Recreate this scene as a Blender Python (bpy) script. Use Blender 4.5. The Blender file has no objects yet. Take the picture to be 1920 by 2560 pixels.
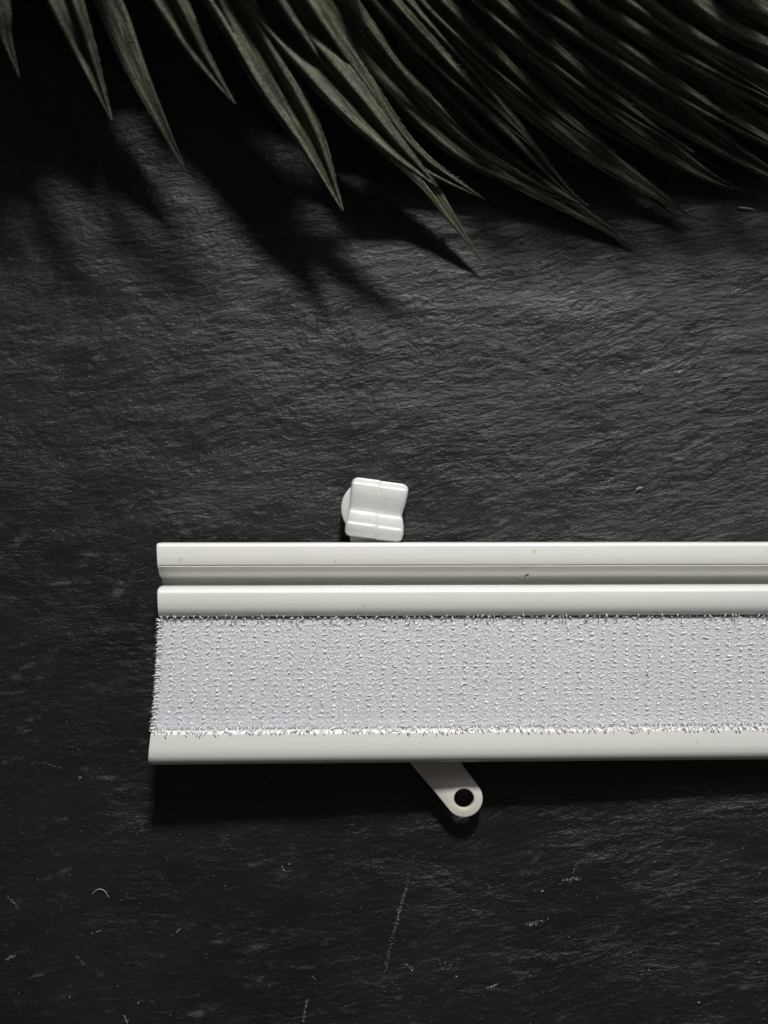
import bpy, math, random
import numpy as np
from mathutils import Vector, noise
random.seed(7); rng = np.random.default_rng(7)
C = bpy.context.scene
COL = C.collection
MM = 0.001
PPM = 14.545          # photo pixels per mm on the slate
D = 230.0             # camera height, mm

# ---------------------------------------------------------------- camera
cam_d = bpy.data.cameras.new("camera"); cam = bpy.data.objects.new("camera", cam_d); COL.objects.link(cam)
cam.location = (0, 0, D * MM)
cam_d.sensor_fit = 'VERTICAL'; cam_d.sensor_height = 36; cam_d.lens = 36 * D / 176.0
cam_d.clip_start = 0.005; cam_d.clip_end = 10
cam_d.dof.use_dof = True; cam_d.dof.focus_distance = (D - 6) * MM; cam_d.dof.aperture_fstop = 13
C.camera = cam

# ---------------------------------------------------------------- world + lamps
w = bpy.data.worlds.new("World"); C.world = w; w.use_nodes = True
w.node_tree.nodes['Background'].inputs[0].default_value = (1.0, 0.92, 0.82, 1)
w.node_tree.nodes['Background'].inputs[1].default_value = 0.056

def area(name, loc, target, size, size_y, power, col, spread=180):
    l = bpy.data.lights.new(name, 'AREA'); l.shape = 'RECTANGLE'; l.size = size * MM; l.size_y = size_y * MM
    l.energy = power; l.color = col; l.spread = math.radians(spread)
    o = bpy.data.objects.new(name, l); COL.objects.link(o)
    o.location = Vector(loc) * MM
    o.rotation_euler = (Vector(target) - Vector(loc)).to_track_quat('-Z', 'Y').to_euler()
    return o
# soft window-like key from beyond the top of the frame, a little to the left
area("window_light", (60, 580, 530), (10, 5, 0), 85, 70, 0.80, (1.0, 0.985, 0.95), 60)
# wide weak fill, added at upper right to lift the slate's sheen there
area("right_fill", (480, 520, 600), (40, 20, 0), 380, 280, 0.50, (0.88, 0.94, 1.0), 120)

C.view_settings.view_transform = 'Standard'; C.view_settings.look = 'None'
C.view_settings.exposure = 0.0; C.view_settings.gamma = 1.0

# ---------------------------------------------------------------- helpers
def P(px, py, z):
    """world mm of a photo point lying z mm above the slate"""
    k = (1 - z / D) / PPM
    return ((px - 960) * k, (1280 - py) * k, z)

def mesh_obj(name, verts, faces, mat=None, parent=None, smooth=True, uvs=None):
    me = bpy.data.meshes.new(name)
    me.from_pydata([tuple(c * MM for c in v) for v in verts], [], faces)
    if smooth: me.shade_smooth()
    if uvs is not None:
        uv = me.uv_layers.new(name="UVMap")
        li = np.empty(len(me.loops), dtype=np.int32); me.loops.foreach_get('vertex_index', li)
        uv.data.foreach_set('uv', np.asarray(uvs, dtype=np.float32)[li].ravel())
    me.update()
    o = bpy.data.objects.new(name, me); COL.objects.link(o)
    if mat: me.materials.append(mat)
    if parent:
        o.parent = parent
        o.matrix_parent_inverse = parent.matrix_basis.inverted()
    return o

def empty(name, loc):
    o = bpy.data.objects.new(name, None); COL.objects.link(o)
    o.location = Vector(loc) * MM; o.empty_display_size = 0.01
    return o

def tag(o, label=None, cat=None, group=None, kind=None):
    if label: o['label'] = label
    if cat: o['category'] = cat
    if group: o['group'] = group
    if kind: o['kind'] = kind

class NT:
    def __init__(s, name):
        s.m = bpy.data.materials.new(name); s.m.use_nodes = True
        s.t = s.m.node_tree; s.b = s.t.nodes['Principled BSDF']
    def n(s, typ, **kw):
        nd = s.t.nodes.new(typ)
        for k, v in kw.items():
            if k in nd.inputs: nd.inputs[k].default_value = v
            else: setattr(nd, k, v)
        return nd
    def l(s, a, b): s.t.links.new(a, b)
    def obj(s, scale=(1, 1, 1), rot=(0, 0, 0), src='Object'):
        tc = s.n('ShaderNodeTexCoord'); mp = s.n('ShaderNodeMapping')
        mp.inputs['Scale'].default_value = scale; mp.inputs['Rotation'].default_value = rot
        s.l(tc.outputs[src], mp.inputs[0]); return mp.outputs[0]
    def noise(s, vec, scale, detail=4, rough=0.6, dist=0.0):
        nd = s.n('ShaderNodeTexNoise'); nd.inputs['Scale'].default_value = scale
        nd.inputs['Detail'].default_value = detail; nd.inputs['Roughness'].default_value = rough
        nd.inputs['Distortion'].default_value = dist
        s.l(vec, nd.inputs['Vector']); return nd.outputs['Fac']
    def ramp(s, fac, stops):
        r = s.n('ShaderNodeValToRGB'); e = r.color_ramp.elements
        while len(e) < len(stops): e.new(0.5)
        for el, (p, c) in zip(e, stops):
            el.position = p; el.color = (c, c, c, 1) if not hasattr(c, '__len__') else (*c, 1)
        s.l(fac, r.inputs[0]); return r.outputs[0]
    def math(s, op, a, b):
        m = s.n('ShaderNodeMath', operation=op)
        for i, x in enumerate((a, b)):
            if isinstance(x, (int, float)): m.inputs[i].default_value = x
            else: s.l(x, m.inputs[i])
        return m.outputs[0]
    def mix(s, fac, a, b):
        m = s.n('ShaderNodeMix', data_type='RGBA')
        for i, x in ((0, fac), (6, a), (7, b)):
            if isinstance(x, (int, float)): m.inputs[i].default_value = x
            elif isinstance(x, tuple): m.inputs[i].default_value = (*x, 1)
            else: s.l(x, m.inputs[i])
        return m.outputs[2]
    def bump(s, h, dist, strength=1.0, prev=None):
        b = s.n('ShaderNodeBump'); b.inputs['Strength'].default_value = strength
        b.inputs['Distance'].default_value = dist
        s.l(h, b.inputs['Height'])
        if prev: s.l(prev, b.inputs['Normal'])
        return b.outputs[0]

# ---------------------------------------------------------------- materials
def slate_material():
    t = NT('slate')
    # gently warped coordinates so that the cleavage ridges wander
    base = t.obj((1, 1, 1), (0, 0, math.radians(-11)))
    warp = t.n('ShaderNodeTexNoise'); warp.inputs['Scale'].default_value = 28; warp.inputs['Detail'].default_value = 2
    t.l(base, warp.inputs['Vector'])
    sub = t.n('ShaderNodeVectorMath', operation='SUBTRACT'); t.l(warp.outputs['Color'], sub.inputs[0]); sub.inputs[1].default_value = (.5, .5, .5)
    sc = t.n('ShaderNodeVectorMath', operation='SCALE'); t.l(sub.outputs[0], sc.inputs[0]); sc.inputs['Scale'].default_value = 0.0075
    add = t.n('ShaderNodeVectorMath', operation='ADD'); t.l(base, add.inputs[0]); t.l(sc.outputs[0], add.inputs[1])
    def st(sx, sy, rz=0):
        mp = t.n('ShaderNodeMapping'); mp.inputs['Scale'].default_value = (sx, sy, 1); mp.inputs['Rotation'].default_value = (0, 0, rz)
        t.l(add.outputs[0], mp.inputs[0]); return mp.outputs[0]
    ridg = t.noise(st(1, 3.0), 200, 7, 0.66, 0.35)
    fine = t.noise(st(1, 1.5, 0.25), 620, 4, 0.65, 0.2)
    big = t.noise(st(1, 1.7), 62, 3, 0.5, 0.3)
    patch = t.noise(t.obj(), 26, 4, 0.55, 0.4)
    # the cleavage is rougher in some areas of the board than in others, mostly toward its right
    sx = t.n('ShaderNodeSeparateXYZ'); tc = t.n('ShaderNodeTexCoord'); t.l(tc.outputs['Object'], sx.inputs[0])
    gx = t.math('MULTIPLY', sx.outputs[0], 5.5)
    gy = t.math('MULTIPLY', sx.outputs[1], 3.0)
    rg = t.math('ADD', t.math('ADD', gx, gy), t.noise(t.obj(), 33, 3, 0.6, 0.3))
    rg = t.math('MULTIPLY', t.ramp(rg, [(0.10, 0.45), (0.80, 1.0)]), t.ramp(t.noise(t.obj((1, 1.5, 1)), 75, 4, 0.6, 0.5), [(0.36, 0.45), (0.62, 1.25)]))
    ridg_h = t.math('MULTIPLY', t.math('SUBTRACT', ridg, 0.5), rg)
    big_h = t.math('MULTIPLY', t.math('SUBTRACT', big, 0.5), t.math('ADD', t.math('MULTIPLY', rg, 0.6), 0.4))
    n1 = t.bump(big_h, 0.0012, 0.40)
    n2 = t.bump(ridg_h, 0.00085, 0.62, n1)
    n3 = t.bump(fine, 0.00032, 0.6, n2)
    t.l(n3, t.b.inputs['Normal'])
    col = t.ramp(patch, [(0.3, (0.007, 0.0071, 0.0073)), (0.7, (0.0125, 0.0125, 0.013))])
    flake = t.ramp(ridg, [(0.56, 0.0), (0.68, 1.0)])
    gate = t.ramp(t.noise(t.obj(), 170, 6, 0.75), [(0.48, 0.0), (0.62, 1.0)])
    f = t.math('MULTIPLY', t.math('MULTIPLY', flake, gate), 0.6)
    col = t.mix(f, col, (0.10, 0.10, 0.096))
    t.l(col, t.b.inputs['Base Color'])
    t.l(t.ramp(t.noise(st(1, 2), 120, 4), [(0.3, 0.31), (0.7, 0.44)]), t.b.inputs['Roughness'])
    t.b.inputs['Specular IOR Level'].default_value = 0.42
    return t.m

def enamel(name, col, rough=0.34, tint=(0.50, 0.47, 0.42)):
    t = NT(name)
    v = t.obj()
    peel = t.noise(v, 1900, 2, 0.5)
    t.l(t.bump(peel, 0.00005, 0.3), t.b.inputs['Normal'])
    blot = t.ramp(t.noise(t.obj((0.4, 1, 1)), 120, 5, 0.6), [(0.35, 0.0), (0.75, 0.35)])
    c = t.mix(blot, col, tuple(x * 0.90 for x in col))
    lines = t.noise(t.obj((0.02, 1, 1)), 1300, 3, 0.6)
    c = t.mix(t.ramp(lines, [(0.4, 0.0), (0.8, 0.22)]), c, tuple(x * 0.82 for x in col))
    rub = t.ramp(t.noise(t.obj((0.15, 1, 1)), 260, 5, 0.7), [(0.40, rough - .06), (0.70, rough + .14)])
    t.l(rub, t.b.inputs['Roughness'])
    sp = t.ramp(t.noise(v, 700, 1, 0.5), [(0.745, 0.0), (0.78, 0.7)])
    c = t.mix(sp, c, tint)
    t.l(c, t.b.inputs['Base Color'])
    t.b.inputs['Specular IOR Level'].default_value = 0.5
    return t.m

def tape_material():
    t = NT('tape_weave')
    v = t.obj()
    wv = t.n('ShaderNodeTexWave', wave_type='BANDS', bands_direction='X'); wv.inputs['Scale'].default_value = 162
    wv.inputs['Distortion'].default_value = 1.0; wv.inputs['Detail'].default_value = 2
    t.l(v, wv.inputs['Vector'])
    nz = t.noise(t.obj((1, 1.6, 1)), 1500, 4, 0.7)
    n1 = t.bump(wv.outputs['Fac'], 0.0002, 0.4)
    t.l(t.bump(nz, 0.00045, 0.75, n1), t.b.inputs['Normal'])
    t.l(t.ramp(nz, [(0.3, (0.545, 0.55, 0.585)), (0.7, (0.70, 0.705, 0.74))]), t.b.inputs['Base Color'])
    t.b.inputs['Roughness'].default_value = 0.45
    t.b.inputs['Subsurface Weight'].default_value = 0.9; t.b.inputs['Subsurface Radius'].default_value = (1, 1, 1); t.b.inputs['Subsurface Scale'].default_value = 0.0006
    return t.m

def nylon_material():
    t = NT('nylon')
    v = t.obj()
    t.l(t.ramp(t.noise(v, 160, 3), [(0.3, (0.74, 0.75, 0.785)), (0.7, (0.83, 0.83, 0.86))]), t.b.inputs['Base Color'])
    t.b.inputs['Roughness'].default_value = 0.18
    return t.m

def milky_material():
    t = NT('milky_plastic')
    v = t.obj()
    t.l(t.ramp(t.noise(v, 220, 4), [(0.3, (0.80, 0.81, 0.79)), (0.7, (0.87, 0.88, 0.865))]), t.b.inputs['Base Color'])
    t.l(t.bump(t.noise(v, 1100, 3), 0.0001, 0.35), t.b.inputs['Normal'])
    t.b.inputs['Roughness'].default_value = 0.22
    t.b.inputs['Subsurface Weight'].default_value = 0.8
    t.b.inputs['Subsurface Radius'].default_value = (1.0, 1.0, 0.9)
    t.b.inputs['Subsurface Scale'].default_value = 0.0035; t.b.inputs['Transmission Weight'].default_value = 0.2
    t.b.inputs['Specular IOR Level'].default_value = 0.6
    return t.m

def leaf_material():
    t = NT('palm_leaf')
    uv = t.obj((1, 1, 1), src='UV')
    def st(sx, sy):
        mp = t.n('ShaderNodeMapping'); mp.inputs['Scale'].default_value = (sx, sy, 1); t.l(uv, mp.inputs[0]); return mp.outputs[0]
    fib = t.noise(st(9, 26), 1.0, 5, 0.65, 0.3)       # u across in leaf widths, v along in cm
    fine = t.noise(t.obj(), 1500, 3, 0.7)
    blot = t.noise(t.obj(), 70, 4, 0.6)
    fib2 = t.noise(st(15, 1.3), 1.0, 5, 0.65, 0.25)
    c = t.ramp(fib2, [(0.40, (0.008, 0.013, 0.005)), (0.50, (0.028, 0.041, 0.018)), (0.64, (0.155, 0.18, 0.12))])
    c = t.mix(t.ramp(blot, [(0.35, 0.0), (0.75, 0.6)]), c, (0.060, 0.062, 0.036))
    edge = t.n('ShaderNodeAttribute', attribute_name='edge', attribute_type='GEOMETRY')
    c = t.mix(t.math('MULTIPLY', edge.outputs['Fac'], t.ramp(fine, [(0.35, 0.1), (0.65, 0.75)])), c, (0.38, 0.40, 0.32))
    t.l(c, t.b.inputs['Base Color'])
    n1 = t.bump(fib2, 0.0010, 0.9); n2 = t.bump(fib, 0.0003, 0.5, n1)
    t.l(t.bump(fine, 0.0003, 0.6, n2), t.b.inputs['Normal'])
    t.b.inputs['Roughness'].default_value = 0.55
    t.b.inputs['Specular IOR Level'].default_value = 0.35
    return t.m

def plain(name, col, rough=0.6):
    t = NT(name)
    t.l(t.ramp(t.noise(t.obj(), 600, 2), [(0.3, tuple(c * 0.85 for c in col)), (0.7, col)]), t.b.inputs['Base Color'])
    return t.m

M_slate = slate_material()
M_rail = enamel('white_enamel', (0.72, 0.715, 0.685))
M_lever = enamel('lever_enamel', (0.60, 0.57, 0.53), 0.42)
M_tape = tape_material(); M_nylon = nylon_material(); M_milky = milky_material()
M_leaf = leaf_material()
M_dust = plain('pale_dust', (0.30, 0.30, 0.285)); M_dark = plain('dark_crumb', (0.02, 0.02, 0.02))

# ---------------------------------------------------------------- slate
def build_slate():
    nx, ny = 260, 320
    X = np.linspace(-150, 150, nx); Y = np.linspace(-170, 170, ny)
    v = []; f = []
    for j, y in enumerate(Y):
        for i, x in enumerate(X):
            a = math.radians(11); u = x * math.cos(a) + y * math.sin(a); q = -x * math.sin(a) + y * math.cos(a)
            z = 0.22 * noise.noise((u / 26, q / 11, 0.0)) + 0.14 * noise.noise((u / 9, q / 3.6, 3.0))
            v.append((x, y, z - 0.2))
    for j in range(ny - 1):
        for i in range(nx - 1):
            a = j * nx + i; f.append((a, a + 1, a + nx + 1, a + nx))
    # skirt and underside: a real slab
    n0 = len(v); ring = [i for i in range(nx)] + [j * nx + nx - 1 for j in range(1, ny)] + \
        [(ny - 1) * nx + i for i in range(nx - 2, -1, -1)] + [j * nx for j in range(ny - 2, 0, -1)]
    for r in ring: v.append((v[r][0], v[r][1], -8))
    k = len(ring)
    for i in range(k): f.append((ring[i], n0 + i, n0 + (i + 1) % k, ring[(i + 1) % k]))
    f.append(tuple(n0 + i for i in range(k - 1, -1, -1)))
    o = mesh_obj('slate_surface', v, f, M_slate)
    tag(o, 'dark rough slate board with fine wavy ridges under everything', None, None, 'structure')
build_slate()

# ---------------------------------------------------------------- the rail
ZL = 0.0
TILT = 0.047                      # left end of the rail stands higher
X0 = P(385, 1600, 11)[0]          # left end
XR = 86.0
SHEAR = 0.040
rail = empty('blind_rail', (X0, P(0, 1640, 9)[1], 0))
tag(rail, 'long white enamelled rail with a pale hook tape strip, cut end at left', 'curtain rail')

def railpt(x, y, z):              # tilt the height along the length
    return (x, y, z - (x - X0) * TILT)

def Y(py, z): return P(0, py, z)[1]
YT = Y(1358, 12)
def prof_xshift(y):               # cut end leans with the width
    t = min(1, max(0, (YT - y) / 37.0))
    return (y - YT) * SHEAR + 0.45 + 0.9 * math.sin(math.pi * t)
def extrude_profile(name, pts, mat, parent, x0off=0.0, seg=40, jag=0.0, smooth=True):
    xs = np.concatenate([[0, .12], np.linspace(0.5, XR - X0, seg)])
    v = []; f = []; n = len(pts)
    for i, xx in enumerate(xs):
        for j, (y, z) in enumerate(pts):
            e = (noise.noise((y * 0.9, z, 5)) * jag) if i == 0 else 0
            inset = 0.10 if i == 0 else 0.0
            k = 1 - xx / (XR - X0)
            cy = sum(p[0] for p in pts) / n; cz = sum(p[1] for p in pts) / n
            yy = y; zz = z
            if i == 0:
                d = math.hypot(y - cy, z - cz) or 1; yy = y - (y - cy) / d * inset; zz = z - (z - cz) / d * inset
            v.append(railpt(X0 + xx + x0off + prof_xshift(y) * k + e, yy, zz))
    for i in range(len(xs) - 1):
        for j in range(n):
            a = i * n + j; b = i * n + (j + 1) % n
            f.append((a, b, b + n, a + n))
    f.append(tuple(range(n - 1, -1, -1))); f.append(tuple((len(xs) - 1) * n + j for j in range(n)))
    o = mesh_obj(name, v, f, mat, parent, smooth)
    return o

def arc(cy, cz, ry, rz, a0, a1, n):
    return [(cy + ry * math.cos(math.radians(a0 + (a1 - a0) * i / n)), cz + rz * math.sin(math.radians(a0 + (a1 - a0) * i / n))) for i in range(n + 1)]

# section drawn from the far edge (top of the photo) to the near edge
y_t = Y(1358, 11.2)
sec = []
sec += [(y_t, 5.5), (y_t, 10.4)] + arc(y_t - 0.65, 10.5, 0.65, 0.7, 10, 90, 6)[0:]       # rounded far lip
yg1 = Y(1414, 11.0)
sec += [(y_t - 2.0, 11.25), (yg1 + 0.35, 11.15), (yg1 + 0.1, 11.05)]
sec += [(yg1 + 0.02, 10.85), (yg1 - 0.12, 10.82), (yg1 - 0.2, 10.98)]                        # fine seam
sec += [(Y(1419, 10.6), 10.6), (Y(1427, 10.3), 10.15), (Y(1433, 9.8), 9.65), (Y(1438, 9.0), 8.9), (Y(1443, 7.8), 7.6), (Y(1448, 6.6), 6.5), (Y(1457, 6.3), 6.2)]   # turning down into the channel
yg2 = Y(1461, 6.4)
yb = Y(1463, 6.6)
sec += [(yg2, 6.3), (yb, 6.4), (Y(1466, 9.5), 9.5), (Y(1470, 11.0), 11.0)]
yb = Y(1473, 11.8)
sec += arc(yb - 0.75, 10.9, 0.85, 1.05, 40, 90, 6)
ym = Y(1545, 9.8)
sec += [(yb - 1.8, 11.9), (yb - 3.0, 11.72), (ym + 0.8, 11.25), (ym + 0.35, 10.7), (ym + 0.05, 9.7), (ym, 8.6)]
yv = Y(1829, 11.5)
sec += [(ym - 0.3, 8.55), (yv + 0.3, 8.55), (yv + 0.02, 8.6), (yv, 11.0), (yv - 0.08, 11.45)]
sec += arc(yv - 0.45, 11.55, 0.42, 0.42, 150, 90, 3)
yo = Y(1912, 9.0)
sec += [(yv - 1.6, 12.0), (yv - 2.9, 11.98), (yv - 4.0, 11.84), (yo + 0.8, 11.35), (yo + 0.28, 10.4), (yo, 8.2), (yo + 0.25, 6.6), (yo + 0.8, 5.5)]
body = extrude_profile('rail_body', sec, M_rail, rail, smooth=True)
bv = body.modifiers.new('bevel', 'BEVEL'); bv.width = 0.00010; bv.segments = 2; bv.limit_method = 'ANGLE'; bv.angle_limit = math.radians(40)
try:
    body.data.set_sharp_from_angle(angle=math.radians(42))
except Exception: pass

# hook tape
tp = [(ym - 0.03, 8.60), (ym - 0.03, 10.1), (ym - 0.5, 10.25), (yv + 0.5, 10.25), (yv + 0.12, 10.1), (yv + 0.12, 8.60)]
tape = extrude_profile('hook_tape', tp, M_tape, rail, x0off=-0.25, seg=10, jag=0.5, smooth=False)
tag(tape, 'pale lilac grey woven strip of hook tape')

def tube_batch(paths, radii, sides=4):
    V = []; F = []; b = 0
    for pts, r in zip(paths, radii):
        pts = np.asarray(pts); n = len(pts)
        d = np.gradient(pts, axis=0); d /= (np.linalg.norm(d, axis=1)[:, None] + 1e-9)
        ref = np.array([0.31, 0.83, 0.46])
        s = np.cross(d, ref); s /= (np.linalg.norm(s, axis=1)[:, None] + 1e-9)
        t = np.cross(d, s)
        rr = r if hasattr(r, '__len__') else [r] * n
        for i in range(n):
            for k in range(sides):
                a = 2 * math.pi * k / sides
                V.append(tuple(pts[i] + rr[i] * (math.cos(a) * s[i] + math.sin(a) * t[i])))
        for i in range(n - 1):
            for k in range(sides):
                a = b + i * sides + k; c = b + i * sides + (k + 1) % sides
                F.append((a, c, c + sides, a + sides))
        F.append(tuple(b + k for k in range(sides - 1, -1, -1)))
        F.append(tuple(b + (n - 1) * sides + k for k in range(sides)))
        b += n * sides
    return V, F

def build_hooks():
    paths = []; rad = []
    xe = 84.5
    ncol = int((xe - X0) / 0.97)
    rows = int((ym - yv - 0.1) / 0.44)
    for c in range(0, ncol):
        strong = (c % 2 == 0)
        for r in range(rows + 1):
            y = ym - 0.10 - r * (ym - yv - 0.1) / rows + rng.normal(0, 0.06)
            for q in range(2 if strong else 1):
                if rng.random() < (0.05 if strong else 0.12): continue
                xb = X0 + 0.35 + c * 0.97 + rng.normal(0, 0.08 if strong else 0.18) + q * rng.uniform(.18, .34)
                y_here = min(max(y + rng.normal(0, 0.08), yv + 0.1), ym - 0.1)
                kx = 1 - (xb - X0) / (XR - X0)
                xx = xb + prof_xshift(y_here) * kx - 0.1
                edge_b = y_here < yv + 0.5; edge_t = y_here > ym - 0.5
                # heads lean one way in a row, alternating between rows
                mixx = (xx - X0) / 110
                ang = math.radians(55 if r % 2 else 235) * (1 - mixx) + math.radians(20 if r % 2 else 200) * mixx + rng.normal(0, 0.45)
                if edge_b and rng.random() < .6: ang = math.radians(-90) + rng.normal(0, 0.5)
                if edge_t and rng.random() < .6: ang = math.radians(90) + rng.normal(0, 0.5)
                if c < 1: ang = math.radians(195) + rng.normal(0, 0.5)
                L = rng.uniform(0.28, 0.5) * (0.6 if c < 1 else 1); H = rng.uniform(0.16, 0.34) if strong and r % 2 == 0 else rng.uniform(0.08, 0.22)
                if edge_b: H = rng.uniform(1.3, 2.0); L = rng.uniform(0.4, 0.9)
                if edge_t: L = rng.uniform(.4, .9)
                dx, dy = math.cos(ang), math.sin(ang)
                z0 = 10.1
                pts = [(0, 0, 0), (0.0, 0.0, 0.55), (0.05, 0.05, 0.85), (0.45, 0.45, 1.0), (0.9, 0.9, 0.93), (1.0, 1.0, 0.72)]
                lean = rng.normal(0, 0.12, 2)
                path = [railpt(xx + dx * L * p[0] + lean[0] * p[2], y_here + dy * L * p[1] + lean[1] * p[2], z0 + H * p[2]) for p in pts]
                paths.append(path); rad.append(rng.uniform(0.075, 0.125) if (strong and r % 2 == 0) else rng.uniform(0.05, 0.085))
    # loose loops hanging over both lips
    x = X0 + 0.6
    while x < xe:
        for edge, n_ in ((yv + 0.25, 2), (ym - 0.25, 1)):
            for q in range(n_):
                kx = 1 - (x - X0) / (XR - X0); dn = -1 if edge < (yv + ym) / 2 else 1
                xx = x + rng.normal(0, .22) + prof_xshift(edge) * kx; out = rng.uniform(0.4, 1.15) if dn < 0 else rng.uniform(.2, .8)
                sd = rng.normal(0.1, .30); zt = rng.uniform(1.7, 2.4) if dn < 0 else rng.uniform(.5, 1.5)
                p = [(xx, edge, 10.0), (xx, edge + dn * .1, 10 + zt * .7), (xx + sd * .4, edge + dn * out * .5, 10 + zt), (xx + sd * .8, edge + dn * out * .9, 10 + zt * .97), (xx + sd, edge + dn * out, 10 + zt * .8)]
                paths.append([railpt(*c_) for c_ in p]); rad.append([.05, .06, .065, .085, .05])
        x += rng.uniform(.55, 1.15)
    V, F = tube_batch(paths, rad, 6)
    o = mesh_obj('hook_pile', V, F, M_nylon, tape)
    tag(o, 'glossy nylon hooks standing in rows on the strip', None, None, 'stuff')
    # frayed cut end
    paths = []; rad = []
    for i in range(150):
        y = rng.uniform(yv + 0.15, ym - 0.2)
        x = X0 - 0.05 + prof_xshift(y)
        ln = rng.uniform(0.15, 0.6) * (1 if rng.random() < .93 else 1.7); z = rng.uniform(9.6, 10.5)
        a = rng.normal(-0.35, 0.35)
        pts = [(x + 0.6, y - 0.1, z), (x + 0.1, y, z + .1), (x - ln * .5, y + a * ln * .5, z + .25), (x - ln, y + a * ln, z + rng.uniform(-.1, .4))]
        paths.append([railpt(*p) for p in pts]); r = rng.uniform(.06, .11); rad.append([r * .7, r * .7, r * .6, r * .25])
    V, F = tube_batch(paths, rad, 4)
    o = mesh_obj('frayed_thread', V, F, M_nylon, tape)
    tag(o, 'frayed threads along the cut end of the tape', None, None, 'stuff')
build_hooks()

# ---------------------------------------------------------------- lever under the rail
def lever():
    z1, z0 = 3.9, 2.7
    hx, hy = 1160, 1997
    R = 47; r = 24.5
    ang = math.radians(-52.5)    # direction from the rail to the eye, in picture (down right)
    cx, cy, _ = P(hx, hy, z1); Rm = R / PPM * (1 - z1 / D); rm = r / PPM * (1 - z1 / D)
    d = Vector((math.cos(ang), math.sin(ang))); nrm = Vector((-d.y, d.x))
    L = 26.0
    c = Vector((cx, cy))
    N = 48
    outer = []
    a0 = math.atan2(nrm.y, nrm.x)
    for i in range(N + 1):
        a = a0 - math.pi * i / N
        outer.append(c + Vector((math.cos(a), math.sin(a))) * Rm)
    # slightly wider toward the pivot
    for s, wv in ((4, 1.02), (9, 1.10), (L, 1.16)):
        outer.append(c - d * s - nrm * Rm * wv)
    for s, wv in ((L, 1.16), (9, 1.10), (4, 1.02)):
        outer.append(c - d * s + nrm * Rm * wv)
    import bmesh
    bm = bmesh.new()
    no = len(outer)
    # bevelled rings: outer edge with chamfer, hole with raised rolled rim
    M = 120
    def resample(poly, m):
        pts = [p.copy() for p in poly] + [poly[0].copy()]
        ds = [0]
        for i in range(len(pts) - 1): ds.append(ds[-1] + (pts[i + 1] - pts[i]).length)
        out = []
        for k in range(m):
            s = ds[-1] * k / m; j = max(i for i in range(len(ds)) if ds[i] <= s + 1e-9); j = min(j, len(pts) - 2)
            tt = (s - ds[j]) / max(ds[j + 1] - ds[j], 1e-9); out.append(pts[j].lerp(pts[j + 1], tt))
        return out
    def ring(pts, z): return [bm.verts.new((p.x * MM, p.y * MM, z * MM)) for p in pts]
    def inset(pts, dd):
        out = []
        m = len(pts)
        for i in range(m):
            tng = (pts[(i + 1) % m] - pts[i - 1]).normalized(); out.append(pts[i] + Vector((tng.y, -tng.x)) * dd)
        return out
    M = 150
    def cast(th):
        dv = Vector((math.cos(th), math.sin(th))); best = None
        for i in range(len(outer)):
            p, q = outer[i], outer[(i + 1) % len(outer)]; e = q - p
            den = dv.x * e.y - dv.y * e.x
            if abs(den) < 1e-9: continue
            w_ = p - c; tt = (w_.x * e.y - w_.y * e.x) / den; uu = (w_.x * dv.y - w_.y * dv.x) / den
            if tt > 0 and -1e-6 <= uu <= 1 + 1e-6 and (best is None or tt > best): best = tt
        return c + dv * best
    th = [a0 - 2 * math.pi * i / M for i in range(M)]
    op = [cast(t_) for t_ in th]
    hp = lambda rr: [c + Vector((math.cos(t_), math.sin(t_))) * rr for t_ in th]
    def inset(pts, dd): return [p - (p - c).normalized() * dd for p in pts]
    rings = [ring(hp(rm), z0), ring(hp(rm), z1 - 0.2), ring(hp(rm + 0.10), z1 + 0.10), ring(hp(rm + 0.45), z1 + 0.16), ring(hp(rm + 0.85), z1),
             ring(inset(op, 0.22), z1), ring(inset(op, 0.07), z1 - 0.06), ring(op, z1 - 0.2), ring(op, z0)]
    for a, b in zip(rings, rings[1:] + rings[:1]):
        for i in range(M): bm.faces.new((a[i], a[(i + 1) % M], b[(i + 1) % M], b[i]))
    bmesh.ops.recalc_face_normals(bm, faces=bm.faces)
    me = bpy.data.meshes.new('lever_arm'); bm.to_mesh(me); bm.free(); me.shade_smooth()
    try: me.set_sharp_from_angle(angle=math.radians(50))
    except Exception: pass
    me.materials.append(M_lever)
    root = empty('swivel_bracket', (cx - d.x * 20, cy - d.y * 20, 0))
    tag(root, 'off-white metal lever with round hole, poking out below the white rail', 'bracket')
    o = bpy.data.objects.new('lever_arm', me); COL.objects.link(o); o.parent = root; o.matrix_parent_inverse = root.matrix_basis.inverted()
    # hidden pivot that carries lever and rail
    px_, py_ = cx - d.x * 22, cy - d.y * 22
    V = []; F = []; n = 28
    for z, r_ in ((-0.1, 4.2), (2.6, 4.2)):
        for i in range(n): V.append((px_ + r_ * math.cos(2 * math.pi * i / n), py_ + r_ * math.sin(2 * math.pi * i / n), z))
    for i in range(n): F.append((i, (i + 1) % n, n + (i + 1) % n, n + i))
    F.append(tuple(range(n - 1, -1, -1))); F.append(tuple(range(n, 2 * n)))
    mesh_obj('pivot', V, F, M_lever, root, smooth=False)
lever()

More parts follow.
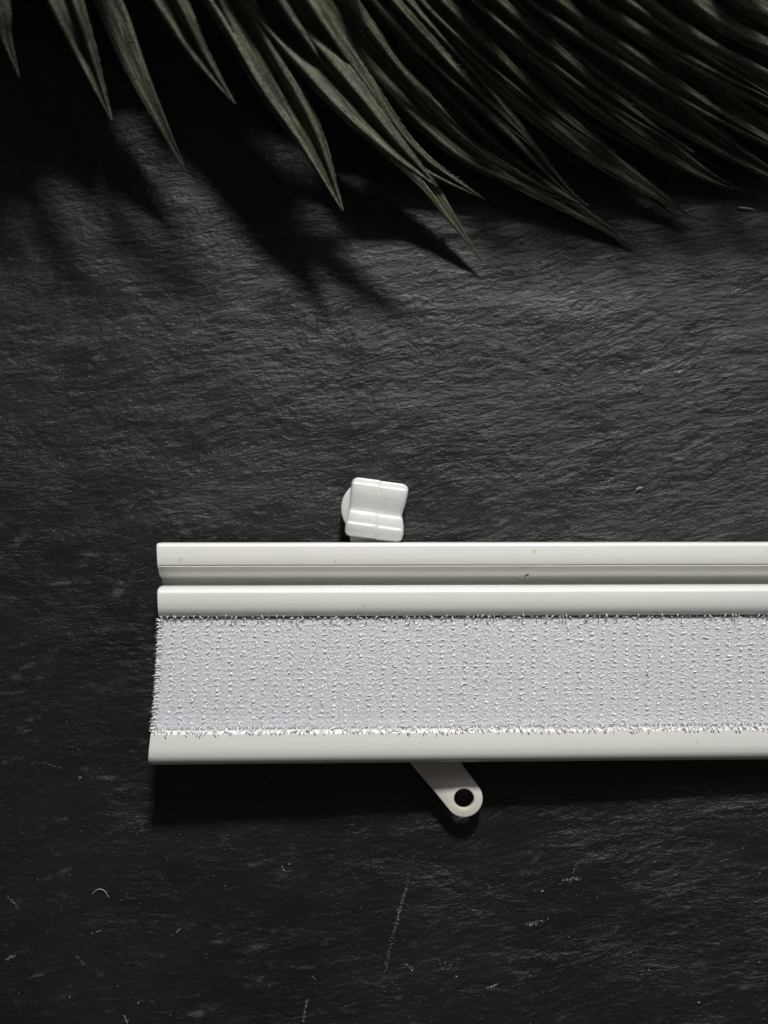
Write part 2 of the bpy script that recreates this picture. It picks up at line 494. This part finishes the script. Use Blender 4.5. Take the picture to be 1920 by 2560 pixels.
# ---------------------------------------------------------------- translucent clip at the far edge
def clip():
    root = empty('plastic_clip', P(925, 1290, 0))
    tag(root, 'small milky plastic clip with ridged top, behind the upper edge of the rail', 'clip')
    # local frame: u along the ridges (drops to the right), v across
    O = Vector(P(941, 1276, 9)[:2]); a = math.radians(-7.6)
    U = Vector((math.cos(a), math.sin(a))); Vv = Vector((-U.y, U.x))     # v grows up the photo
    k = (1 - 9 / D) / PPM
    # cross-section over v (photo px, + = up): height mm
    prof = [(-74, 4.6), (-73, 6.0), (-70, 6.9), (-64, 7.5), (-54, 7.95), (-45, 8.2), (-40, 8.26), (-38.6, 8.2), (-37.0, 7.96), (-34, 7.95), (-26, 8.02), (-18, 8.02),
            (-12, 7.97), (-10.6, 7.95), (-9.4, 7.60), (-8.6, 7.46), (-5, 7.42), (2, 7.5), (12, 7.75), (24, 8.05), (38, 8.35), (50, 8.5), (58, 8.60), (61.5, 8.58), (63.2, 8.25), (67, 8.24), (71, 8.23), (75.3, 8.15), (76.3, 7.9), (77, 6.0)]
    # smooth resample
    pv = np.array([p[0] for p in prof]); ph = np.array([p[1] for p in prof])
    vs = np.linspace(-74, 77, 260); hs = np.interp(vs, pv, ph)
    kern = np.array([1, 2, 1]) / 4.0; hs = np.convolve(np.pad(hs, 1, 'edge'), kern, 'valid')
    # left and right outline (u in px) as a function of v
    lv = np.array([-74, -71, -64, -50, -38, -20, 0, 40, 62, 70, 75, 77]); lu = np.array([-58, -67, -72, -73, -72.5, -70, -69.5, -71, -71, -69, -62, -52])
    rv = np.array([-74, -71, -64, -50, -30, -12, -3, 8, 25, 45, 60, 68, 74, 77]); ru = np.array([56, 66, 73, 75.5, 74, 69, 66, 67.5, 70.5, 72.5, 73, 72, 66, 55])
    cols = 80; V = []; F = []
    for j, v in enumerate(vs):
        ul = np.interp(v, lv, lu); ur = np.interp(v, rv, ru)
        for i in range(cols):
            s = i / (cols - 1); s2 = 0.5 - 0.5 * math.cos(math.pi * s) ; s2 = 0.35 * s2 + 0.65 * s
            u = ul + (ur - ul) * s2
            ed = min(u - ul, ur - u)
            rnd = 0.0 if ed > 7 else -(1 - math.sqrt(max(0, 1 - ((7 - ed) / 7) ** 2))) * 1.1
            u_split = 4 - 0.06 * v
            step = -0.10 if u > u_split else 0.0
            gr = -0.22 * math.exp(-((u - u_split) / 1.6) ** 2)
            bend = -0.000 * u * u
            vo = -1.3 if u > u_split else 0.0
            p = O + U * (u * k) + Vv * ((v + vo) * k)
            V.append((p.x, p.y, hs[j] + rnd + step + gr + bend))
    rows_ = len(vs)
    for j in range(rows_ - 1):
        for i in range(cols - 1):
            q = j * cols + i; F.append((q, q + 1, q + cols + 1, q + cols))
    ring = list(range(cols)) + [j * cols + cols - 1 for j in range(1, rows_)] + [(rows_ - 1) * cols + i for i in range(cols - 2, -1, -1)] + [j * cols for j in range(rows_ - 2, 0, -1)]
    n0 = len(V)
    for r in ring: V.append((V[r][0], V[r][1], 3.4))
    m = len(ring)
    for i in range(m): F.append((ring[i], n0 + i, n0 + (i + 1) % m, ring[(i + 1) % m]))
    F.append(tuple(n0 + i for i in range(m - 1, -1, -1)))
    b = mesh_obj('ridged_block', V, F, M_milky, root)
    try: b.data.set_sharp_from_angle(angle=math.radians(60))
    except Exception: pass
    # disc below and behind
    def disc(name, px, py, z0, z1, rpx, mat, ch=0.35):
        cx, cy, _ = P(px, py, z1); R_ = rpx / PPM * (1 - z1 / D)
        V = []; F = []; n = 72
        lv_ = [(R_ - .1, z0), (R_, z0 + .15), (R_, z1 - ch), (R_ - ch * .3, z1 - ch * .3), (R_ - ch, z1), (R_ * .5, z1), (0.05, z1)]
        for rr, z in lv_:
            for i in range(n): V.append((cx + rr * math.cos(2 * math.pi * i / n), cy + rr * math.sin(2 * math.pi * i / n), z))
        for q in range(len(lv_) - 1):
            for i in range(n): F.append((q * n + i, q * n + (i + 1) % n, (q + 1) * n + (i + 1) % n, (q + 1) * n + i))
        F.append(tuple(range(n - 1, -1, -1))); F.append(tuple((len(lv_) - 1) * n + i for i in range(n)))
        return mesh_obj(name, V, F, mat, root)
    disc('round_base', 924, 1271, -0.1, 5.2, 71.5, M_milky)
    # tab running under the rail
    def box(name, pts, z0, z1, mat):
        V = []; F = []; n = len(pts)
        for z in (z0, z1):
            for (px, py) in pts: q = P(px, py, z1); V.append((q[0], q[1], z))
        for i in range(n): F.append((i, (i + 1) % n, n + (i + 1) % n, n + i))
        F.append(tuple(range(n - 1, -1, -1))); F.append(tuple(range(n, 2 * n)))
        o = mesh_obj(name, V, F, mat, root, smooth=False)
        bv = o.modifiers.new('bevel', 'BEVEL'); bv.width = 0.00015; bv.segments = 2
        return o
    box('tab', [(875, 1320), (998, 1320), (998, 1400), (875, 1400)], 2.6, 4.4, M_milky)
clip()

# ---------------------------------------------------------------- palm frond
frond = empty('palm_frond', P(700, -500, 0))
tag(frond, 'dark green palm frond with long narrow leaflets reaching in from the far edge', 'palm leaf')

def catmull(pts, n):
    pts = [Vector(p) for p in pts]
    ext = [pts[0] * 2 - pts[1]] + pts + [pts[-1] * 2 - pts[-2]]
    seg = len(pts) - 1; out = []
    for i in range(n):
        t = i / (n - 1) * seg; k = min(int(t), seg - 1); u = t - k
        p0, p1, p2, p3 = ext[k], ext[k + 1], ext[k + 2], ext[k + 3]
        out.append(0.5 * ((2 * p1) + (p2 - p0) * u + (2 * p0 - 5 * p1 + 4 * p2 - p3) * u * u + (3 * p1 - p0 - 3 * p2 + p3) * u ** 3))
    return out

def leaflet(px_pts, width, roll=0.0, fold=0.35, blunt=0.0, seed=0, hairs=0, tipfrac=0.42, twist=0.0):
    """px_pts: (photo x, photo y, height mm) from base to tip; width in mm"""
    r = random.Random(seed)
    pts = catmull([P(*p) for p in px_pts], 80)
    n = len(pts); S = [0.0]
    for i in range(1, n): S.append(S[-1] + (pts[i] - pts[i - 1]).length)
    L = S[-1]
    K = 21; V = []; F = []; UV = []; E = []
    ph = r.uniform(0, 9)
    for i, p in enumerate(pts):
        t = S[i] / L
        d = (pts[min(i + 1, n - 1)] - pts[max(i - 1, 0)]).normalized()
        side = d.cross(Vector((0, 0, 1))).normalized(); up = side.cross(d).normalized()
        ro = roll + twist * t
        s2 = side * math.cos(ro) + up * math.sin(ro); u2 = up * math.cos(ro) - side * math.sin(ro)
        x = max(0.0, (1 - t) / tipfrac)
        wd = width * min(1.0, (1 - (1 - min(x, 1)) ** 1.7)) * (0.85 + 0.15 * math.sin(3 * t + 1)) * 0.5
        wd = max(wd, 0.07 + blunt * (0.5 if t > .97 else 1))
        for k in range(K):
            u = -1 + 2 * k / (K - 1)
            au = abs(u)
            # two folded halves: dip at the mid rib, crest halfway, drooping margins
            h = fold * wd * (math.exp(-((au - 0.62) / 0.22) ** 2) * 0.9 - 0.55 * math.exp(-(u / 0.16) ** 2) - 0.5 * max(0, au - 0.72) * 2)
            h += 0.10 * wd * noise.noise((u * 4 + ph, t * 2.5, ph)) + 0.05 * math.sin(u * 22 + ph)
            jag = 0.12 * noise.noise((S[i] * 1.4, 7.0 * (1 if u > 0 else -1), ph)) if au > .99 else 0
            q = p + s2 * (u * wd + jag * (1 if u > 0 else -1)) + u2 * h
            V.append((q.x, q.y, max(q.z, 0.25))); UV.append((u * 0.5 + ph, S[i] / 10.0))
            tipb = max(0, (t - 0.93) / 0.07) * (0.5 if blunt else 0.2)
            E.append(min(1, math.exp(-((au - 0.62) / 0.12) ** 2) * 0.55 + (0.5 if au > .95 else 0) + tipb))
    for i in range(n - 1):
        for k in range(K - 1):
            a = i * K + k; F.append((a, a + 1, a + K + 1, a + K))
    nb = len(V)
    # downy fibres along both margins
    for _ in range(hairs):
        i = r.randrange(int(n * .25), n - 2); sgn = r.choice((0, K - 1)); b0 = Vector(V[i * K + sgn])
        d = (pts[i + 1] - pts[i]).normalized(); sd = (Vector(V[i * K + sgn]) - Vector(V[i * K + K // 2]))
        if sd.length < 1e-4: continue
        sd.normalize(); ln = r.uniform(.25, 1.1)
        tip = b0 + d * ln * r.uniform(.7, 1.1) + sd * ln * r.uniform(.15, .6) + Vector((0, 0, r.uniform(-.2, .3)))
        tip.z = max(tip.z, 0.3); ww = d.cross(Vector((0, 0, 1))).normalized() * 0.035
        c0 = len(V); V += [tuple(b0 - ww), tuple(b0 + ww), tuple(tip)]
        UV += [(ph, 0)] * 3; E += [0.5, 0.5, 0.3]; F.append((c0, c0 + 1, c0 + 2))
    o = mesh_obj('leaflet', V, F, M_leaf, frond, True, UV)
    at = o.data.attributes.new('edge', 'FLOAT', 'POINT'); at.data.foreach_set('value', E)
    sm = o.modifiers.new('thickness', 'SOLIDIFY'); sm.thickness = 0.00018; sm.offset = 0
    return o

K_ = 1.1573      # displayed picture to photo pixels
def lower(x, y, z):
    """the frond sinks toward the slate on its right side"""
    q = x + max(0, -y) * 0.6
    s = min(1, max(0, (q - 560) / 620)); b = min(1, max(0, (-y - 120) / 300)); return z * (1 - 0.50 * s * s * (3 - 2 * s)) * (1 - 0.28 * b * (1 - s))
def lf(pts, *a, **k): return leaflet([(x * K_, y * K_, lower(x, y, z)) for x, y, z in pts], *a, **k)
# left to right, upper layer
lf([(-120, -420, 44), (-50, -180, 38), (0, 0, 32), (14, 80, 29), (42, 168, 26)], 4.2, roll=.3, seed=1)
lf([(-10, -420, 46), (70, -200, 40), (140, 0, 34), (185, 115, 30), (243, 264, 26)], 6.2, roll=-.25, seed=2, blunt=.12, fold=.45)
lf([(60, -420, 30), (150, -180, 24), (235, 0, 19), (300, 160, 15), (402, 372, 10)], 5.2, roll=.5, seed=3)
lf([(150, -420, 46), (260, -190, 40), (365, 0, 34), (430, 115, 30), (508, 226, 27)], 6.0, roll=-.3, seed=4, fold=.45, blunt=.08)
lf([(230, -420, 31), (370, -190, 27), (495, 0, 23), (590, 165, 21), (670, 300, 19), (742, 458, 17)], 7.6, roll=-.25, seed=5, fold=.42, blunt=.18, tipfrac=.30)
lf([(300, -430, 32), (450, -200, 27), (575, 0, 24), (700, 150, 24), (835, 300, 26), (946, 404, 28)], 7.6, roll=-.30, seed=6, fold=.5, hairs=30, tipfrac=.30)
lf([(700, 160, 16), (820, 290, 14), (915, 385, 11), (975, 470, 8), (1040, 563, 4)], 4.6, roll=.45, seed=7, tipfrac=.65)
lf([(370, -430, 42), (520, -200, 35), (640, 0, 28), (770, 185, 22), (895, 335, 15), (1048, 432, 9)], 6.2, roll=-.42, seed=8, fold=.5, hairs=60)
lf([(430, -430, 42), (590, -200, 34), (720, 0, 27), (850, 170, 20), (1000, 320, 13), (1150, 400, 8), (1255, 442, 5)], 6.4, roll=-.2, seed=9, hairs=70)
lf([(480, -430, 36), (620, -200, 28), (760, 0, 21), (920, 200, 14), (1080, 350, 8), (1240, 450, 4), (1372, 532, 1.2)], 8.2, roll=.35, seed=10, hairs=60)
lf([(520, -430, 42), (690, -200, 36), (850, 0, 29), (1000, 160, 22), (1110, 280, 16), (1215, 400, 9), (1270, 446, 6)], 5.6, roll=-.4, seed=11, hairs=80, fold=.5)
lf([(590, -430, 40), (760, -200, 34), (930, 0, 27), (1120, 190, 19), (1290, 330, 12), (1420, 420, 6), (1496, 470, 2.5)], 7.6, roll=.15, seed=12, hairs=70)
lf([(650, -430, 38), (810, -200, 31), (990, 0, 24), (1170, 190, 16), (1320, 340, 9), (1420, 440, 4), (1484, 490, 1.2)], 5.0, roll=.4, seed=13, hairs=40)
lf([(720, -430, 42), (880, -200, 35), (1060, 0, 28), (1260, 180, 20), (1440, 320, 12), (1540, 385, 6), (1615, 415, 3)], 7.6, roll=-.1, seed=14, hairs=70)
lf([(800, -430, 42), (960, -220, 36), (1150, 0, 29), (1360, 170, 21), (1560, 310, 13), (1740, 420, 6)], 7.4, roll=-.25, seed=15, hairs=60)
lf([(880, -430, 44), (1040, -220, 38), (1240, 0, 31), (1460, 160, 23), (1680, 300, 14), (1860, 400, 8)], 7.6, roll=.1, seed=16, hairs=60)
lf([(960, -430, 46), (1130, -220, 40), (1340, 0, 33), (1560, 150, 25), (1800, 300, 16)], 7.6, roll=-.2, seed=17, hairs=40)
lf([(1040, -430, 48), (1220, -220, 42), (1440, 0, 35), (1660, 140, 27), (1880, 260, 18)], 7.6, roll=.1, seed=18, hairs=40)
lf([(1120, -430, 50), (1310, -220, 44), (1545, 0, 37), (1760, 120, 29), (1950, 220, 20)], 7.6, roll=-.15, seed=19)
lf([(1180, -430, 50), (1400, -220, 44), (1620, -30, 37), (1830, 90, 29), (2000, 160, 20)], 8.5, roll=.1, seed=27)
lf([(1240, -430, 40), (1460, -230, 34), (1700, -60, 27), (1900, 40, 20)], 9.0, roll=.2, seed=28)
# narrower blades between them
lf([(400, -430, 38), (540, -200, 32), (680, 0, 25), (790, 160, 20), (850, 240, 17)], 3.6, roll=.3, seed=20, fold=.5)
lf([(560, -430, 46), (700, -220, 40), (800, -40, 35), (960, 140, 27), (1080, 250, 22), (1180, 340, 18)], 3.8, roll=-.5, seed=21, fold=.55, hairs=50)
lf([(640, -430, 46), (800, -220, 40), (900, -40, 34), (1090, 150, 26), (1230, 270, 20), (1330, 330, 17)], 4.0, roll=-.5, seed=22, fold=.55, hairs=60)
lf([(740, -430, 46), (900, -220, 40), (1010, -40, 34), (1220, 140, 26), (1370, 250, 20), (1500, 330, 16)], 4.2, roll=-.45, seed=23, fold=.55, hairs=60)
lf([(860, -430, 48), (1010, -220, 42), (1130, -40, 36), (1350, 120, 28), (1520, 230, 22), (1700, 330, 15)], 4.4, roll=-.45, seed=24, fold=.55, hairs=40)
lf([(980, -430, 50), (1140, -220, 44), (1270, -40, 38), (1490, 110, 30), (1700, 230, 22)], 4.6, roll=-.4, seed=25, fold=.5)
lf([(300, -430, 48), (380, -220, 42), (440, -60, 37), (480, 20, 34), (505, 70, 32)], 3.0, roll=-.4, seed=26, fold=.5)
# lower, shaded layer that closes the gaps at the right
for i in range(9):
    x0 = 640 + i * 95
    lf([(x0 - 260, -430, 26), (x0 - 60, -200, 20), (x0 + 120, 0, 14), (x0 + 330, 180, 9), (x0 + 520, 300, 5), (x0 + 640, 370, 2)],
       5.5, roll=.5 - .1 * (i % 3), seed=40 + i, hairs=50)

# leaflets of the left side that end just beyond the picture and shade the slate
for i in range(6):
    x0 = -330 + i * 88
    lf([(x0 - 60, -430, 34), (x0 + 30, -260, 28), (x0 + 110, -110, 21), (x0 + 165, -35 - 12 * (i % 3), 16)], 9.0, roll=.2 - .2 * (i % 3), seed=60 + i)
rr = random.Random(3)
for i in range(12):
    x0 = -300 + i * 58 + rr.uniform(-15, 15); e = rr.uniform(-60, -260)
    lf([(x0 - 60, -450, rr.uniform(26, 34)), (x0 + 20, -330, 26), (x0 + 90, -220, 21), (x0 + 140, min(e, -60), 17)], 11.0, roll=rr.uniform(-.3, .3), seed=80 + i)
# blades on the far side of the stem, beyond the picture: added to shade the slate and leaves
def far_blade(x, z0, sx, ln, w_, seed):
    lf([(x, -455, z0), (x + sx * .3, -455 - ln * .35, z0 + 5), (x + sx * .7, -455 - ln * .7, z0 + 6), (x + sx, -455 - ln, z0 + 3)], w_, roll=.2, seed=seed)
rr = random.Random(5)
for i in range(17):
    far_blade(-330 + i * 43, 33, -rr.uniform(60, 200), rr.uniform(520, 760), 10.0, 120 + i)
for i in range(8):
    x0 = 1080 + i * 130
    far_blade(x0, 24, rr.uniform(100, 300), rr.uniform(420, 640), 9.0, 150 + i)
# unseen upper blades added on the right to shade leaves and slate
for i in range(6):
    x0 = 1150 + i * 150
    leaflet([((x0 - 140) * K_, -430 * K_, 34), ((x0 - 40) * K_, -250 * K_, 38), ((x0 + 60) * K_, -130 * K_, 38), ((x0 + 110) * K_, -(40 + 25 * (i % 3)) * K_, 34)], 8.0, roll=rr.uniform(-.2, .2), seed=180 + i)
for j, (x1, zt) in enumerate(((-75, 27), (0, 31), (62, 29), (118, 24), (190, 27), (-150, 30))):  # unseen leaflets added at left to cast shadow streaks on the slate
    lf([(x1 - 170, -430, zt + 4), (x1 - 110, -280, zt + 3), (x1 - 50, -130, zt + 1), (x1, -26, zt)], 7.0, roll=.15, seed=220 + j, tipfrac=.3)
def stem():
    pts = catmull([P(-220, -560, 32), P(350, -490, 34), P(900, -500, 32), P(1500, -520, 26)], 40)
    V, F = tube_batch([[tuple(p) for p in pts]], [np.linspace(3.6, 2.0, 40)], 16)
    o = mesh_obj('stem', V, F, M_leaf, frond)
stem()

# ---------------------------------------------------------------- dust, lint and scratches on the slate
def fibre(name, pts, r, label, cat='lint', mat=None, z=0.18):
    path = [tuple(p) for p in catmull([P(x, y, z + 0.05) for x, y in pts], 14)]
    V, F = tube_batch([path], [[r * (0.5 + 0.5 * math.sin(math.pi * (i + 1) / 15)) for i in range(14)]], 6)
    o = mesh_obj(name, V, F, mat or M_dust)
    tag(o, label, cat); return o
fibre('lint_fibre', [(1846, 519), (1862, 520), (1884, 523)], .13, 'short straight white thread lying on slate beneath the right palm leaflets')
fibre('lint_fibre', [(1590, 1224), (1598, 1220), (1606, 1218)], .14, 'tiny white sliver on slate above right part of the rail')
fibre('lint_fibre', [(229, 2236), (246, 2223), (262, 2228), (273, 2245)], .085, 'curled grey fibre lying on slate in the lower left')

def dust():
    V = []; F = []
    def chip(x, y, s, z=0.05):
        b = len(V); cx, cy, _ = P(x, y, 0); n = 6
        a0 = random.random() * 6
        el = random.uniform(.5, 1.6)
        for i in range(n):
            a = a0 + 2 * math.pi * i / n; r_ = s * random.uniform(.6, 1.1)
            V.append((cx + r_ * el * math.cos(a), cy + r_ * math.sin(a), -0.1))
        V.append((cx, cy, z + s * .6))
        for i in range(n): F.append((b + i, b + (i + 1) % n, b + n))
    named = [(223, 942, .22), (765, 923, .18), (757, 930, .13), (380, 1231, .25), (373, 1229, .15), (470, 877, .12), (150, 1145, .14), (150, 925, .12), (274, 1140, .14),
             (1160, 2229, .0), (1356, 2228, .18), (1546, 2044, .20), (1858, 2121, .12), (1141, 2442, .17), (1622, 2426, .16), (1747, 2507, .18), (1899, 2406, .18),
             (294, 2466, .2), (174, 2493, .2), (345, 2508, .2), (1780, 681, .14), (1763, 681, .1), (1030, 2427, .2), (1235, 2465, .2), (1228, 2468, .2), (840, 1150, .0),
             (836, 683, .16), (845, 684, .14), (855, 685, .12), (872, 687, .14), (1458, 355, .2), (1905, 1277, .14), (116, 582, .14), (135, 1328, .16),
             (1900, 2184, .12), (1330, 2312, .18), (1325, 2314, .15), (1340, 2312, .15), (706, 2168, .14), (723, 2161, .14), (709, 2175, .12)]
    for x, y, s in named:
        if s: chip(x, y, s)
    for _ in range(1000):
        x = random.uniform(0, 1920); y = random.uniform(560, 2560)
        chip(x, y, random.choice((.035, .045, .06, .08)) * 1.0)
    # clustered chips along scratches and scuffs
    def line(p0, p1, n, s, j=1.5):
        for i in range(n):
            t = random.random(); chip(p0[0] + (p1[0] - p0[0]) * t + random.gauss(0, j), p0[1] + (p1[1] - p0[1]) * t + random.gauss(0, j), s * random.uniform(.5, 1))
    line((1040, 2115), (1012, 2240), 40, .05, 2); line((1015, 2220), (985, 2330), 90, .09, 2); line((985, 2330), (962, 2430), 60, .07, 3)
    line((768, 2500), (757, 2556), 45, .10, 1.2); line((778, 2440), (790, 2450), 10, .06); line((1221, 2210), (1221, 2255), 16, .06, 1)
    line((20, 2240), (42, 2266), 20, .10, 1.5); line((14, 2402), (40, 2386), 20, .10, 2); line((190, 2390), (210, 2412), 20, .07, 2)
    line((225, 2335), (253, 2325), 18, .08, 1.5); line((440, 2330), (452, 2322), 12, .09, 1.5); line((310, 2540), (318, 2558), 22, .10, 1.5)
    line((1405, 2204), (1450, 2194), 36, .12, 3); line((1435, 2180), (1445, 2160), 12, .1, 3); line((1310, 2312), (1370, 2300), 26, .09, 2)
    line((1015, 2410), (1032, 2428), 20, .09, 2); line((1215, 2470), (1242, 2462), 26, .10, 2); line((1100, 2420), (1155, 2400), 26, .07, 4)
    line((110, 1910), (150, 1920), 18, .07, 2); line((195, 1943), (204, 1948), 12, .10, 2); line((280, 1970), (316, 1980), 22, .06, 4)
    line((380, 910), (405, 930), 22, .08, 5); line((420, 1020), (460, 1058), 26, .07, 4); line((500, 905), (560, 915), 22, .06, 5)
    line((180, 800), (210, 830), 22, .06, 8); line((820, 683), (875, 687), 22, .07, 3); line((1570, 1295), (1620, 1275), 20, .07, 4)
    line((1290, 750), (1330, 745), 12, .05, 3); line((340, 2090), (360, 2060), 14, .06, 4)
    o = mesh_obj('dust', V, F, M_dust, None, False)
    tag(o, 'pale dust specks and scratch marks scattered over the dark slate', 'dust', None, 'stuff')
dust()

def crumb(px, py, z, ln, ang, label, r=.10):
    """dark speck lying on the rail"""
    x, y, _ = P(px, py, z); d = (math.cos(ang), math.sin(ang))
    pts = [(x - d[0] * ln, y - d[1] * ln, z), (x, y, z + .04), (x + d[0] * ln, y + d[1] * ln, z)]
    V, F = tube_batch([pts], [[r * .4, r, r * .3]], 6)
    o = mesh_obj('crumb', V, F, M_dark); tag(o, label, 'crumb')
crumb(1317, 1438, 7.9, .48, .5, 'dark brown crumb lying in the groove of the white rail', r=.17)
crumb(1618, 1686, 8.0, .28, .25, 'small black crumb lying on the pale hook tape')
